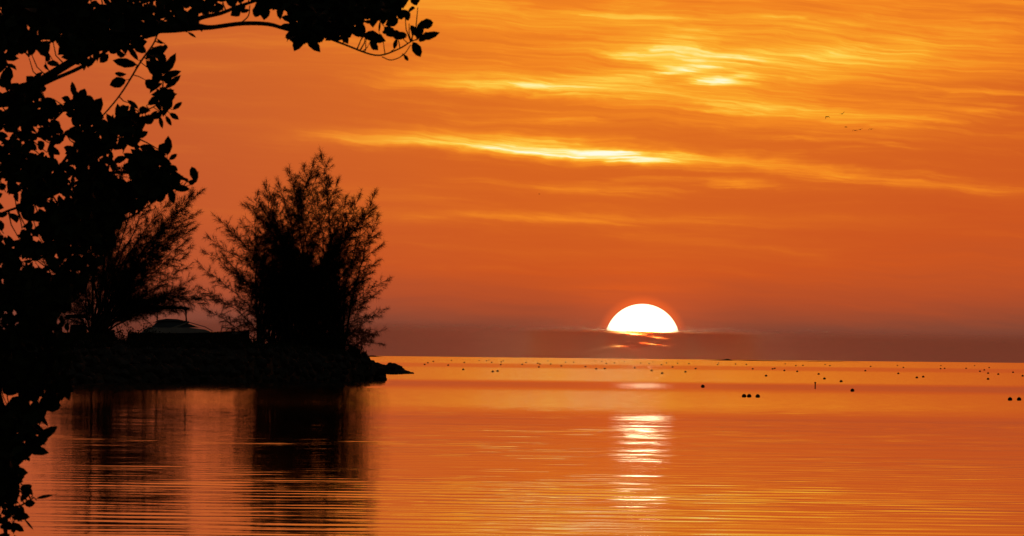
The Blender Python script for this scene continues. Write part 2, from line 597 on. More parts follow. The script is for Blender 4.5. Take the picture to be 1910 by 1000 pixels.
# ------------------------------------------------------------------ distant islands on the horizon
def island(x0, x1, y, lumps, Y, label):
    prof = []
    N = 80
    for i in range(N + 1):
        f = i / N
        h = 0.9 * min(1, f * 8, (1 - f) * 8) * (0.75 + 0.25 * math.sin(f * 37) * math.sin(f * 11 + 1))
        for (lx, lw, lh) in lumps:
            h += lh * math.exp(-((x0 + (x1 - x0) * f - lx) / lw) ** 2)
        prof.append(max(h, 0.02))
    s = Y / FPX
    a, b = at(x0, y, Y), at(x1, y, Y)
    vs, fs = [], []
    for i, h in enumerate(prof):
        x = a.x + (b.x - a.x) * i / N
        for (yy, zz_) in ((-40, -1.0), (-28, h * s * 0.8), (0, h * s), (28, h * s * 0.8), (40, -1.0)):
            vs.append((x, Y + yy, zz_))
    for i in range(N):
        for k in range(4):
            q = i * 5 + k
            fs.append((q, q + 5, q + 6, q + 1))
    o = obj('distant_island', mesh('distant_island', vs, fs, M_far, True), kind='structure')
    o['label'] = label


island(1305, 1610, 669, [(1357, 6, 2.4), (1345, 14, 1.0), (1420, 30, 0.7)], 11000, 'long low mangrove island on the horizon right of the sun')
island(680, 716, 663, [(694, 9, 2.2)], 10500, 'tiny low island on the horizon beside the rocky point')


# ------------------------------------------------------------------ headland
def interp(x, pts):
    return float(np.interp(x, [p[0] for p in pts], [p[1] for p in pts]))


def ground_pt(px, frac):
    """point of the headland: frac 0 = waterline, 1 = back"""
    wl = interp(px, [(-700, 722), (-100, 716), (200, 714), (450, 714), (620, 711), (690, 709.5), (718, 708)])
    f = on_water(px, wl)
    depth = interp(px, [(-700, 90), (300, 70), (600, 46), (700, 26), (718, 12)])
    crest = interp(px, [(-700, 2.2), (0, 2.1), (250, 2.15), (420, 2.15), (540, 1.95), (640, 1.75), (680, 1.5), (700, 1.0), (718, 0.3)])
    z = crest * interp(frac, [(0, -0.25), (0.02, 0.12), (0.06, 0.55), (0.11, 0.92), (0.2, 1.0), (0.8, 1.0), (0.95, 0.5), (1, -0.3)])
    k = (f.y + depth * frac) / f.y
    return Vector((f.x * (1 + (k - 1) * 0.4), f.y + depth * frac, z))


vs, fs = [], []
NP, NF = 110, 26
for i in range(NP + 1):
    px = -700 + 1418 * i / NP
    for j in range(NF + 1):
        fr = (j / NF) ** 1.7
        p = ground_pt(px, fr)
        p.z += 0.10 * math.sin(px * 0.13 + j) * math.sin(j * 1.7 + px * 0.05)
        vs.append(p)
for i in range(NP):
    for j in range(NF):
        a = i * (NF + 1) + j
        fs.append((a, a + NF + 1, a + NF + 2, a + 1))
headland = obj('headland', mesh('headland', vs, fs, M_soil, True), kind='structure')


def rock_mesh(k):
    bm = bmesh.new()
    bmesh.ops.create_icosphere(bm, subdivisions=2, radius=1.0)
    rr = random.Random(100 + k)
    planes = [(Vector((rr.uniform(-1, 1), rr.uniform(-1, 1), rr.uniform(-1, 1))).normalized(), rr.uniform(0.55, 0.9)) for _ in range(11)]
    for v in bm.verts:
        co = v.co.copy()
        for (nn, d) in planes:
            e = co.dot(nn) - d
            if e > 0:
                co -= nn * e
        v.co = co * (1 + rr.uniform(-0.04, 0.04))
    me = bpy.data.meshes.new('rock')
    bm.to_mesh(me); bm.free()
    me.materials.append(M_rock)
    return me


ROCKS = [rock_mesh(k) for k in range(8)]


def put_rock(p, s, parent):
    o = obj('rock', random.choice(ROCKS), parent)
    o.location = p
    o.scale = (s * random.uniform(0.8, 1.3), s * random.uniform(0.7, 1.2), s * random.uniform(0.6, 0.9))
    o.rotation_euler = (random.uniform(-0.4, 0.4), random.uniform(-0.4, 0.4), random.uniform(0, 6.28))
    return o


cnt = 0
for row, (fr, s) in enumerate([(0.012, 0.42), (0.032, 0.46), (0.058, 0.46), (0.088, 0.42), (0.12, 0.36)]):
    px = -60 + row * 7
    while px < 712 - row * 5 and cnt < 292:
        p = ground_pt(px, fr + random.uniform(-0.006, 0.006))
        put_rock(p + Vector((0, 0, 0.08 + random.uniform(-0.05, 0.12))), s * random.uniform(0.75, 1.35), headland)
        cnt += 1
        px += random.uniform(9, 17)
# larger blocks that shape the outline of the point
for (px, py, s, Y) in [(668, 657, 0.45, 572), (680, 662, 0.5, 570), (690, 672, 0.55, 566), (699, 681, 0.5, 564), (706, 690, 0.5, 562), (660, 655, 0.4, 573), (712, 700, 0.4, 560), (650, 655, 0.4, 574)]:
    put_rock(at(px, py + 8, Y), s * 1.15, headland)

# low reef of boulders beyond the corner of the headland
reef = obj('rock_point', None, None, label='low dark boulder spit reaching right from the tree headland into the sea', category='rocks')
RY = 772.0
reef.location = at(735, 697, RY)
reef.location.z = 0
prof = [(685, 12), (700, 18), (712, 17), (722, 17), (730, 21), (738, 18), (748, 12), (758, 7.5), (766, 4.5), (774, 1)]
s = RY / FPX
for i in range(46):
    px = random.uniform(684, 771)
    h = interp(px, prof) * s
    top = random.uniform(0.0, 1.0)
    r = 0.36 * random.uniform(0.7, 1.2)
    p = at(px, 697, RY + random.uniform(-3, 3))
    p.z = max(0.0, h * top - r * 0.55) if i % 2 else max(0.0, h - r * 0.6)
    if px > 755:
        r *= 0.7
    put_rock(p - Vector(reef.location), r, reef)
core = []
cf_ = []
for i in range(31):
    px = 676 + (772 - 676) * i / 30
    h = interp(px, prof) * s * 0.88
    for (yy, zz_) in ((-3.5, -0.3), (-2.2, h * 0.6), (0, h), (2.2, h * 0.6), (3.5, -0.3)):
        p = at(px, 697, RY)
        core.append((p.x - reef.location.x, p.y + yy - reef.location.y, zz_ + random.uniform(-0.06, 0.06)))
for i in range(30):
    for k in range(4):
        q = i * 5 + k
        cf_.append((q, q + 5, q + 6, q + 1))
obj('reef_core', mesh('reef_core', core, cf_, M_rock), reef)


# ------------------------------------------------------------------ casuarina trees
def casuarina(name, label, base, bases, tips, Y, depth, needles, seed, sub=26, low=0.26, spread=1.0):
    """base: image position of the foot; tips: where limbs end; built as limbs > side shoots > needles"""
    rr = np.random.default_rng(seed)
    root = thing(name, at(base[0], base[1], Y), label, 'tree', 'casuarinas on the headland')
    O = np.array(root.location)
    T = Tubes()
    NV = []
    TW = Tubes()
    nlimb = len(tips)
    for li, tip in enumerate(tips):
        tx, ty = tip[0], tip[1]
        b = bases[li % len(bases)] if len(tip) < 3 else tip[2]
        dpt = rr.uniform(-1, 1) * depth
        p0 = np.array(at(b[0], b[1], Y + rr.uniform(-1, 1) * 1.2)) - O
        p2 = np.array(at(tx, ty, Y + dpt)) - O
        lean = 0.32 + 0.2 * rr.random()
        p1 = p0 + (p2 - p0) * np.array([lean, lean, 0.62]) + rr.normal(0, 0.25, 3)
        if len(tip) > 3:
            p1 = np.array(at(tip[3][0], tip[3][1], Y + dpt * 0.6)) - O
        L = np.linalg.norm(p2 - p0)
        N = 14
        cur = []
        for k in range(N + 1):
            u = k / N
            cur.append((1 - u) ** 2 * p0 + 2 * u * (1 - u) * p1 + u * u * p2 + rr.normal(0, 0.045, 3) * (0 < k < N))
        cur = np.array(cur)
        r0 = 0.03 + 0.008 * L * rr.uniform(0.6, 1.1)
        T.add(cur, [r0 * (1 - 0.96 * (k / N) ** 0.6) + 0.004 for k in range(N + 1)], 5)
        nsub = int(sub * L / 9.0 * rr.uniform(0.8, 1.2)) + 6
        for s_ in range(nsub):
            u = low + (1 - low) * (s_ + rr.random()) / nsub
            i0 = min(int(u * N), N - 1)
            f = u * N - i0
            q0 = cur[i0] * (1 - f) + cur[i0 + 1] * f
            tg = cur[i0 + 1] - cur[i0]
            tg = tg / np.linalg.norm(tg)
            rd = rr.normal(0, 1, 3)
            rd -= tg * rd.dot(tg)
            rd /= np.linalg.norm(rd)
            d = tg * rr.uniform(0.1, 1.1) + rd * rr.uniform(0.5, 1.1) * spread + np.array([0, 0, 0.2])
            d /= np.linalg.norm(d)
            ln = rr.uniform(0.25, 1.3) * (1.15 - 0.70 * u) * (0.55 + L / 14.0)
            if u > 0.96:
                d = tg + rr.normal(0, 0.15, 3); d /= np.linalg.norm(d); ln = rr.uniform(0.4, 0.7)
            bend = np.array([0, 0, rr.uniform(-0.25, 0.25)])
            pts = [q0 + d * ln * w + bend * ln * w * w for w in (0, 0.5, 1.0)]
            TW.add(pts, [0.010, 0.007, 0.003], 3, False)
            nn = int(needles * ln * rr.uniform(0.6, 1.2))
            w = rr.random(nn) ** 0.7
            a = q0 + d * ln * w[:, None] + bend * ln * (w * w)[:, None]
            nd = d * 0.55 + rr.normal(0, 0.5, (nn, 3)) + np.array([0, 0, -0.22])
            nd /= np.linalg.norm(nd, axis=1)[:, None]
            nl = rr.uniform(0.16, 0.46, nn)[:, None]
            sd = np.cross(nd, rr.normal(0, 1, (nn, 3)))
            sd /= np.linalg.norm(sd, axis=1)[:, None]
            wd = rr.uniform(0.004, 0.009, nn)[:, None]
            tri = np.stack([a - sd * wd, a + sd * wd, a + nd * nl * 0.6 + sd * wd * 0.7, a + nd * nl], 1)
            NV.append(tri.reshape(-1, 3))
    obj('trunk', T.mesh('trunk', M_cbark), root)
    crown = obj('crown', np_mesh('crown', np.concatenate(NV), 4, [(0, 1, 2, 3)], M_needle), root)
    obj('twigs', TW.mesh('twigs', M_cbark, False), crown)
    return root


tips2 = []
outline = [(384, 575), (380, 540), (377, 500), (383, 470), (392, 445), (410, 412), (430, 430), (455, 420), (462, 385), (480, 366), (497, 352), (505, 372),
           (520, 345), (540, 322), (553, 340), (567, 318), (583, 310), (600, 293), (592, 330), (612, 345), (628, 343), (645, 372), (655, 385), (668, 372), (697, 365), (690, 395),
           (702, 410), (698, 440), (706, 462), (700, 490), (690, 510), (718, 524), (700, 548), (714, 578), (695, 590), (708, 618), (690, 625), (706, 640), (668, 620)]
tips2 += outline
r2 = random.Random(5)
for (x, y) in outline:                      # inner limbs
    for _ in range(1):
        k = r2.uniform(0.45, 0.88)
        tips2.append((560 + (x - 560) * k + r2.uniform(-14, 14), 640 + (y - 640) * k + r2.uniform(-10, 10)))
for _ in range(24):                          # dense heart, left of the middle
    tips2.append((r2.gauss(535, 52), r2.uniform(370, 600)))
for _ in range(9):
    tips2.append((r2.uniform(470, 640), r2.uniform(600, 640)))
casuarina('casuarina_tree', 'broad feathery casuarina tree on the rocky tip of the headland', (560, 655),
          [(480, 652), (520, 654), (545, 656), (560, 656), (575, 656), (600, 656), (627, 655), (505, 653), (640, 655)], tips2, 545, 4.2, 85, 21, sub=72, low=0.2)

tips1 = [(370, 362), (352, 368), (362, 400), (350, 420), (338, 392), (358, 428), (346, 450), (352, 462), (330, 440), (320, 410), (318, 372), (340, 482),
         (345, 500), (330, 505), (352, 525), (338, 540), (300, 480), (285, 420), (300, 345), (270, 330), (245, 360), (230, 320), (200, 340), (170, 320), (140, 350),
         (120, 390), (95, 420), (70, 470), (60, 520), (80, 560), (110, 470), (150, 430), (190, 400), (220, 440), (250, 470), (270, 520), (290, 540),
         (398, 560, (196, 618), (225, 545)), (385, 548, (196, 618), (250, 540)), (372, 566, (192, 618), (230, 548)),
         (345, 576, (196, 618), (222, 570)), (330, 572, (196, 618), (225, 574)), (300, 570, (196, 618), (222, 572)), (345, 574, (200, 600), (230, 566)), (320, 578, (200, 600), (226, 570)), (335, 578, (200, 600), (240, 564)), (395, 552, (200, 600), (260, 545)), (365, 556, (200, 600), (250, 548)), (312, 580, (196, 618), (230, 568)),
         (265, 545), (240, 520), (220, 540), (180, 480), (160, 520), (135, 500), (110, 540), (140, 560), (90, 585), (115, 590)]
casuarina('casuarina_tree', 'multi-stemmed casuarina tree leaning out behind the foreground leaves at left', (182, 620),
          [(168, 622), (181, 622), (194, 622), (172, 622), (190, 622)], tips1, 530, 4.0, 85, 33, sub=74, low=0.24)


# ------------------------------------------------------------------ shrubs on the bank
def shrub(x, y, w, h, Y, label, nleaf=900):
    base = at(x, y, Y)
    root = thing('shrub', base, label, 'shrub', 'shrubs on the headland')
    s = Y / FPX
    T = Tubes()
    NV = []
    for k in range(22):
        a = random.uniform(-1, 1)
        tip = Vector((a * w * s * 0.5, random.uniform(-0.8, 0.8), h * s * (1 - 0.55 * a * a) * random.uniform(0.5, 1.0)))
        pts = [Vector((a * 0.15, 0, -0.1)), tip * 0.5 + Vector((0, 0, 0.1 * h * s)), tip]
        T.add(pts, [0.03, 0.018, 0.006], 4)
        m_ = nleaf // 22
        u = rng.random(m_)[:, None] ** 0.7
        c = np.array(tip) * u + rng.normal(0, 0.16, (m_, 3))
        c[:, 2] = np.maximum(c[:, 2], 0)
        nd = rng.normal(0, 1, (m_, 3)); nd[:, 2] = np.abs(nd[:, 2]); nd /= np.linalg.norm(nd, axis=1)[:, None]
        sd = np.cross(nd, rng.normal(0, 1, (m_, 3))); sd /= np.linalg.norm(sd, axis=1)[:, None]
        ln = rng.uniform(0.09, 0.19, m_)[:, None]
        NV.append(np.stack([c, c + nd * ln * 0.45 + sd * ln * 0.24, c + nd * ln, c + nd * ln * 0.45 - sd * ln * 0.24], 1).reshape(-1, 3))
    obj('stems', T.mesh('stems', M_cbark), root)
    obj('foliage', np_mesh('foliage', np.concatenate(NV), 4, [(0, 1, 2, 3)], M_needle), root)


shrub(236, 650, 66, 50, 500, 'dark leafy shrub just left of the cabin boat', 1100)
shrub(272, 652, 56, 52, 498, 'low shrub in front of the stern of the cabin boat', 900)
shrub(468, 655, 54, 44, 520, 'low shrub at the bow of the cabin boat under the big tree', 800)
shrub(622, 660, 66, 26, 556, 'low brush at the foot of the big tree by the rocky tip', 900)
shrub(664, 660, 18, 20, 568, 'small sprig growing between the blocks at the rocky tip', 120)
shrub(100, 655, 90, 40, 505, 'dark brush below the open boat at the far left', 1000)
shrub(425, 657, 80, 37, 508, 'low scrub on the bank under the bow rail', 800)
shrub(350, 660, 90, 26, 500, 'low scrub on the bank in front of the cabin boat', 900)


NV = []
for k in range(520):
    px = random.uniform(-60, 668)
    hgt = 0.25 + 0.75 * (0.5 + 0.5 * math.sin(px * 0.035) * math.sin(px * 0.013 + 2)) * random.random()
    if 540 < px < 650:
        hgt *= 0.6
    g = ground_pt(px, random.uniform(0.10, 0.22))
    m_ = 46
    c = np.array(g) + rng.normal(0, 1, (m_, 3)) * np.array([0.30, 0.30, 0.0])
    c[:, 2] += hgt * rng.random(m_) ** 0.8
    nd = rng.normal(0, 0.6, (m_, 3)); nd[:, 2] = np.abs(nd[:, 2]) + 0.3; nd /= np.linalg.norm(nd, axis=1)[:, None]
    sd = np.cross(nd, rng.normal(0, 1, (m_, 3))); sd /= np.linalg.norm(sd, axis=1)[:, None]
    ln = rng.uniform(0.08, 0.22, m_)[:, None]
    NV.append(np.stack([c, c + nd * ln * 0.45 + sd * ln * 0.2, c + nd * ln, c + nd * ln * 0.45 - sd * ln * 0.2], 1).reshape(-1, 3))
obj('low_scrub', np_mesh('low_scrub', np.concatenate(NV), 4, [(0, 1, 2, 3)], M_needle), kind='stuff', label='low dark scrub and weeds along the top of the rocky bank', category='scrub')

# ------------------------------------------------------------------ boats hauled out on the headland
def loft(sections, m, name, closed_ends=True, smooth=False):
    n_ = len(sections[0])
    vs = [v for s_ in sections for v in s_]
    fs = []
    for i in range(len(sections) - 1):
        for k in range(n_ - 1):
            a = i * n_ + k
            fs.append((a, a + 1, a + n_ + 1, a + n_))
    if closed_ends:
        fs.append(tuple(range(n_))[::-1])
        e = (len(sections) - 1) * n_
        fs.append(tuple(e + k for k in range(n_)))
    return mesh(name, vs, fs, m, smooth)


def hull_mesh(L, B, H, bow_rise, m, name):
    secs = []
    for i in range(13):
        u = i / 12
        wf = B / 2 * (0.86 + 0.14 * math.sin(u * 3)) * (1 - max(0, (u - 0.55) / 0.45) ** 2.2)
        wf = max(wf, 0.02)
        keel = 0.45 * max(0, (u - 0.7) / 0.3) ** 2 * H
        top = H + bow_rise * max(0, (u - 0.3) / 0.7) ** 1.6
        x = -L / 2 + L * u
        secs.append([(x, -wf, top), (x, -wf * 0.93, top * 0.45 + keel * 0.3), (x, -wf * 0.75, 0.30 * H + keel * 0.7), (x, 0, keel),
                     (x, wf * 0.75, 0.30 * H + keel * 0.7), (x, wf * 0.93, top * 0.45 + keel * 0.3), (x, wf, top), (x, 0, top + 0.05)])
    secs = [s_ + [s_[0]] for s_ in secs]
    return loft(secs, m, name)


BY = 548.0
bs = BY / FPX
boat = thing('cabin_boat', at(352, 650, BY), 'pale cabin cruiser with blue-grey windscreen and bow rail behind the bank', 'boat')


def bp(x, y, dy=0.0):
    p = at(x, y, BY + dy) - boat.location
    return (p.x, p.y, p.z)


obj('hull', hull_mesh(8.2, 2.5, 1.0, 0.25, M_navy, 'hull'), boat)
# deckhouse: profile in the boat's length, bevelled over its beam
def house(prof, halfw, taper, m, name):
    """prof: list of (x, z) closed outline; narrower at the top"""
    vs, fs = [], []
    zs = [p[1] for p in prof]
    z0, z1 = min(zs), max(zs)
    n_ = len(prof)
    for sgn in (-1, 1):
        for (x, z) in prof:
            vs.append((x, sgn * (halfw - taper * (z - z0) / max(z1 - z0, 1e-6)), z))
    fs.append(tuple(range(n_)))
    fs.append(tuple(range(n_, 2 * n_))[::-1])
    for k in range(n_):
        k2 = (k + 1) % n_
        fs.append((k, k + n_, k2 + n_, k2))
    me = mesh(name, vs, fs, m)
    bm = bmesh.new(); bm.from_mesh(me)
    bmesh.ops.recalc_face_normals(bm, faces=bm.faces)
    bmesh.ops.bevel(bm, geom=bm.edges[:], offset=0.03, segments=1, affect='EDGES')
    bm.to_mesh(me); bm.free()
    return me


def prof_px(pts):
    return [(bp(x, y)[0], bp(x, y)[2]) for (x, y) in pts]


cab = obj('cabin', house(prof_px([(262, 622), (278, 610), (296, 611), (352, 611), (384, 615), (400, 622)]), 1.05, 0.12, M_white, 'cabin'), boat)
scr = obj('windscreen', house(prof_px([(283, 611), (292, 602), (306, 598), (340, 599), (350, 603), (372, 611)]), 0.92, 0.22, M_glass, 'windscreen'), boat)
obj('roof', house(prof_px([(287, 602), (296, 597), (312, 594.5), (332, 595.5), (347, 599), (352, 602), (340, 600), (306, 599)]), 0.9, 0.1, M_bluegel, 'roof'), boat)
for sg in (-0.86, 0.86):
    T = Tubes()
    T.add([bp(321, 612, sg), bp(335, 608, sg), bp(345, 604, sg), bp(352, 600.5, sg * 0.85)], 0.07, 6)
    obj('windscreen_frame', T.mesh('windscreen_frame', M_white), scr)
for sg in (-0.8, 0.8):
    T = Tubes()
    T.add([bp(352, 601, sg * 0.85), bp(383, 610, sg), bp(397, 618, sg)], 0.03, 6)
    obj('spray_rail', T.mesh('spray_rail', M_alu), boat)
T = Tubes()
for sg in (-0.7, 0.7):
    T.add([bp(411, 622, sg), bp(414, 611, sg), bp(432, 612.5, sg * 0.7), bp(437, 622, sg * 0.6)], 0.035, 6)
    T.add([bp(422, 612, sg * 0.85), bp(423, 622, sg * 0.85)], 0.025, 6)
T.add([bp(432, 612.5, -0.49), bp(432, 612.5, 0.49)], 0.035, 6)
obj('bow_rail', T.mesh('bow_rail', M_alu), boat)
T = Tubes()
T.add([bp(348, 600), bp(346.5, 586), bp(344, 571)], [0.06, 0.05, 0.03], 6)
T.add([bp(342, 577), bp(350, 577)], 0.04, 6)
obj('mast', T.mesh('mast', M_alu), boat)
obj('foredeck', house(prof_px([(392, 625), (400, 619), (450, 618), (455, 625)]), 0.75, 0.15, M_white, 'foredeck'), boat)

obj('hard_top', house(prof_px([(283, 577), (286, 572.5), (318, 570.5), (348, 572.5), (352, 577)]), 0.95, 0.1, M_dark, 'hard_top'), boat)
for (xa, ya) in ((293, 600), (347, 600)):
    for sg in (-0.75, 0.75):
        T = Tubes()
        T.add([bp(xa, ya, sg), bp(xa + 0.5, 576, sg)], 0.045, 6)
        obj('post', T.mesh('post', M_alu), boat)

# open boat with a flat hard top, at the left between the stems
BY = 540.0
boat2 = thing('open_boat', at(140, 648, BY), 'small open boat with flat hard top between the stems of the left casuarina', 'boat')


def bp(x, y, dy=0.0):
    p = at(x, y, BY + dy) - boat2.location
    return (p.x, p.y, p.z)


obj('hull', hull_mesh(5.2, 2.0, 0.95, 0.2, M_navy, 'hull'), boat2)
obj('hard_top', house(prof_px([(122, 594), (124, 587), (160, 586), (164, 593)]), 0.85, 0.1, M_dark, 'hard_top'), boat2)
obj('console', house(prof_px([(130, 622), (132, 606), (160, 605), (163, 622)]), 0.5, 0.08, M_dark, 'console'), boat2)
for (xa, ya) in ((126, 622), (160, 622)):
    for sg in (-0.7, 0.7):
        T = Tubes()
        T.add([bp(xa, ya, sg), bp(xa, 593, sg)], 0.035, 6)
        obj('post', T.mesh('post', M_alu), boat2)

pile = thing('wooden_post', at(58, 660, 512), 'pale square wooden post on the shore at far left behind the leaves', 'post')
ps = 512 / FPX
obj('shaft', house([(-8 * ps, -0.3), (-8 * ps, 46 * ps), (8 * ps, 46 * ps), (8 * ps, -0.3)], 0.25, 0.01, M_wood, 'shaft'), pile)
obj('cap', house([(-9.5 * ps, 46.2 * ps), (-7 * ps, 51 * ps), (7 * ps, 51 * ps), (9.5 * ps, 46.2 * ps)], 0.3, 0.08, M_wood, 'cap'), pile)

# ------------------------------------------------------------------ buoys
FLOATS = [(1388, 738), (1397.5, 738), (1413.4, 738.4), (1884, 744), (1901, 744), (1590, 727.5), (1311, 720),
          (792, 679.6), (798, 676.7), (808, 674), (836, 681), (842, 672), (864, 689), (866, 676), (894, 672), (907.5, 673), (912, 671.5), (917, 676),
          (919, 693), (928, 692), (934, 680), (935, 675), (939, 673), (974, 679.5), (981, 676), (1003, 677.5), (1007, 679), (1005, 684.5), (1022, 673),
          (1027, 679), (1047, 682.5), (1055, 675.5), (1070, 675.5), (1092, 683.7), (1110, 673), (1112, 688), (1128, 687.5), (1122.5, 674), (1131, 678),
          (1146, 677), (1165, 674.5), (1184, 686), (1195, 677), (1211, 678), (1218, 675), (1215.5, 691), (1234, 680), (1235, 696), (1243, 677), (1254.5, 684.5),
          (1264, 677.5), (1278.5, 693.4), (1285, 678.4), (1297.6, 687.5), (1338.6, 680), (1340.5, 677), (1372, 679), (1392, 679.6), (1404, 688), (1429, 700.7),
          (1441, 688), (1445, 687), (1463, 691), (1464.5, 678.6), (1484.6, 682), (1487, 692.7), (1497.7, 681.5), (1527, 697.5), (1537.6, 706), (1539, 679.6),
          (1548, 682), (1569, 711), (1614, 691.4), (1624, 683.4), (1675.6, 696.5), (1674, 681.5), (1685, 685.4), (1710, 704), (1722, 702.6), (1755, 682),
          (1754.5, 687.6), (1762, 687), (1802, 687), (1818, 682), (1828, 692.4), (1836, 690), (1843, 696), (1843, 706.7), (1845, 685.7), (1862, 697.8),
          (1889.6, 694.3), (1907.5, 701)]
BIG = {(1388, 738): 'dark round buoy at the left end of the row of three',
       (1397.5, 738): 'dark round buoy touching its neighbour in the middle of the row of three',
       (1413.4, 738.4): 'dark round buoy standing off at the right end of the row of three',
       (1884, 744): 'dark round buoy, left one of the pair at the right edge',
       (1901, 744): 'dark round buoy, right one of the pair at the right edge',
       (1590, 727.5): 'single dark round buoy on the smooth lane right of the stick marker',
       (1311, 720): 'single dark round buoy right of the short sun glint'}
ORD = ['first', 'second', 'third', 'fourth', 'fifth', 'sixth', 'seventh', 'eighth', 'ninth', 'tenth', 'eleventh', 'twelfth', 'thirteenth', 'fourteenth',
       'fifteenth', 'sixteenth', 'seventeenth', 'eighteenth', 'nineteenth', 'twentieth', 'twenty-first', 'twenty-second', 'twenty-third', 'twenty-fourth',
       'twenty-fifth', 'twenty-sixth', 'twenty-seventh', 'twenty-eighth', 'twenty-ninth', 'thirtieth']


def yh(x):
    return 663 + (x - 700) * 0.01074


def lathe(prof, sides, m, name):
    vs, fs = [], []
    for (r, z) in prof:
        for k in range(sides):
            a = 2 * math.pi * k / sides
            vs.append((r * math.cos(a), r * math.sin(a), z))
    for i in range(len(prof) - 1):
        for k in range(sides):
            k2 = (k + 1) % sides
            fs.append((i * sides + k, i * sides + k2, (i + 1) * sides + k2, (i + 1) * sides + k))
    fs.append(tuple(range(sides))[::-1])
    fs.append(tuple((len(prof) - 1) * sides + k for k in range(sides)))
    return mesh(name, vs, fs, m, True)


ball = lathe([(0.12, -0.36), (0.33, -0.22), (0.47, 0.0), (0.5, 0.18), (0.46, 0.38), (0.34, 0.54), (0.16, 0.63), (0.08, 0.65)], 14, M_buoy, 'float')
band = lathe([(0.492, 0.08), (0.515, 0.10), (0.525, 0.16), (0.515, 0.21), (0.495, 0.23)], 14, M_rope, 'rope_band')
Tn = Tubes()
Tn.add([(0.08 * math.cos(a), 0, 0.70 + 0.08 * math.sin(a)) for a in np.linspace(-0.6, math.pi + 0.6, 9)], 0.022, 5)
eye = Tn.mesh('eye_ring', M_alu)
mid = sorted([f for f in FLOATS if f not in BIG and f[1] - yh(f[0]) > 17])
farl = sorted([f for f in FLOATS if f not in BIG and f not in mid and f[0] < 1198])
farr = sorted([f for f in FLOATS if f not in BIG and f not in mid and f[0] >= 1198])
for f in FLOATS:
    below = f[1] - yh(f[0])
    dpx = 0.095 * below + 2.1
    p = on_water(f[0], f[1] + dpx * 0.3)
    size = min(max(dpx * p.y / FPX, 0.2), 0.55)
    if f in BIG:
        lab, grp = BIG[f], 'near round buoys'
    elif f in mid:
        lab = 'small dark buoy, %s from the left in the middle belt of buoys' % ORD[mid.index(f)]
        grp = 'middle belt of buoys'
    elif f[0] < 1198:
        lab, grp = 'tiny far buoy near the horizon left of the sun, %s from the left' % ORD[farl.index(f)], 'far buoys left of the sun'
    else:
        lab, grp = 'tiny far buoy near the horizon right of the sun, %s from the right' % ORD[farr[::-1].index(f)], 'far buoys right of the sun'
    b = thing('buoy', p, lab, 'buoy', grp, random.uniform(0, 6.28))
    b.scale = (size, size, size)
    b.rotation_euler = (random.uniform(-0.15, 0.15), random.uniform(-0.15, 0.15), random.uniform(0, 6))
    obj('float', ball, b)
    if below > 17:
        obj('rope_band', band, b)
        obj('eye_ring', eye, b)

pm = on_water(1520.5, 722)
mk = thing('stick_marker', pm, 'thin upright stick marker standing among the buoys', 'marker')
s = pm.y / FPX
T = Tubes()
T.add([(0, 0, -0.6), (0, 0, 9 * s)], [1.3 * s, 1.1 * s], 8)
obj('staff', T.mesh('staff', M_buoy, False), mk)
T = Tubes()
T.add([(0, 0, 6.6 * s), (0, 0, 9.4 * s)], [1.7 * s, 1.7 * s], 8)
obj('topmark', T.mesh('topmark', M_buoy, False), mk)


# ------------------------------------------------------------------ gulls
def gull(x, y, label, left, right, head, Y=2150.0, roll=0.0):
    """left / right: (mid dx, mid dz, tip dx, tip dz) of each wing in metres; one continuous body"""
    vs, fs = [], []
    # body: tapered along the flight direction
    secs = [(-0.26, 0.01, 0.0), (-0.18, 0.045, 0.0), (0.0, 0.075, 0.0), (0.14, 0.06, 0.01), (0.21, 0.038, 0.025), (0.26, 0.034, 0.03), (0.30, 0.012, 0.025), (0.34, 0.003, 0.02)]
    ns = 8
    for (u, r, z) in secs:
        for k in range(ns):
            a = 2 * math.pi * k / ns
            vs.append((r * math.cos(a), u, z + r * math.sin(a)))
    for i in range(len(secs) - 1):
        for k in range(ns):
            k2 = (k + 1) % ns
            fs.append((i * ns + k, i * ns + k2, (i + 1) * ns + k2, (i + 1) * ns + k))
    for sg, (mx, mz, tx, tz) in ((-1, left), (1, right)):
        b0 = len(vs)
        for (ex, ez, c0, c1, th) in ((0.04, 0.02, 0.13, -0.09, 0.022), (mx, mz, 0.14, -0.05, 0.016), ((mx + tx) / 2, (mz + tz) / 2, 0.08, -0.07, 0.012), (tx, tz, -0.05, -0.10, 0.004)):
            vs += [(sg * ex, c0, ez), (sg * ex, (c0 + c1) / 2, ez + th), (sg * ex, c1, ez), (sg * ex, (c0 + c1) / 2, ez - th)]
        for i in range(3):
            for k in range(4):
                k2 = (k + 1) % 4
                fs.append((b0 + i * 4 + k, b0 + i * 4 + k2, b0 + (i + 1) * 4 + k2, b0 + (i + 1) * 4 + k))
        fs.append(tuple(b0 + k for k in range(4))); fs.append(tuple(b0 + 12 + k for k in range(4)))
    b0 = len(vs)       # tail fan
    vs += [(-0.02, -0.22, 0.008), (0.02, -0.22, 0.008), (0.09, -0.40, 0.0), (-0.09, -0.40, 0.0), (0, -0.22, -0.01), (0, -0.40, -0.012)]
    fs += [(b0, b0 + 1, b0 + 2, b0 + 3), (b0, b0 + 3, b0 + 5, b0 + 4), (b0 + 1, b0 + 4, b0 + 5, b0 + 2)]
    o = obj('gull', mesh('gull', vs, fs, M_feather, True), label=label, category='bird', group='birds flying over the sea')
    o.location = at(x, y, Y)
    o.rotation_euler = (0, roll, R(head))
    o.scale = (1.55, 1.55, 1.55)


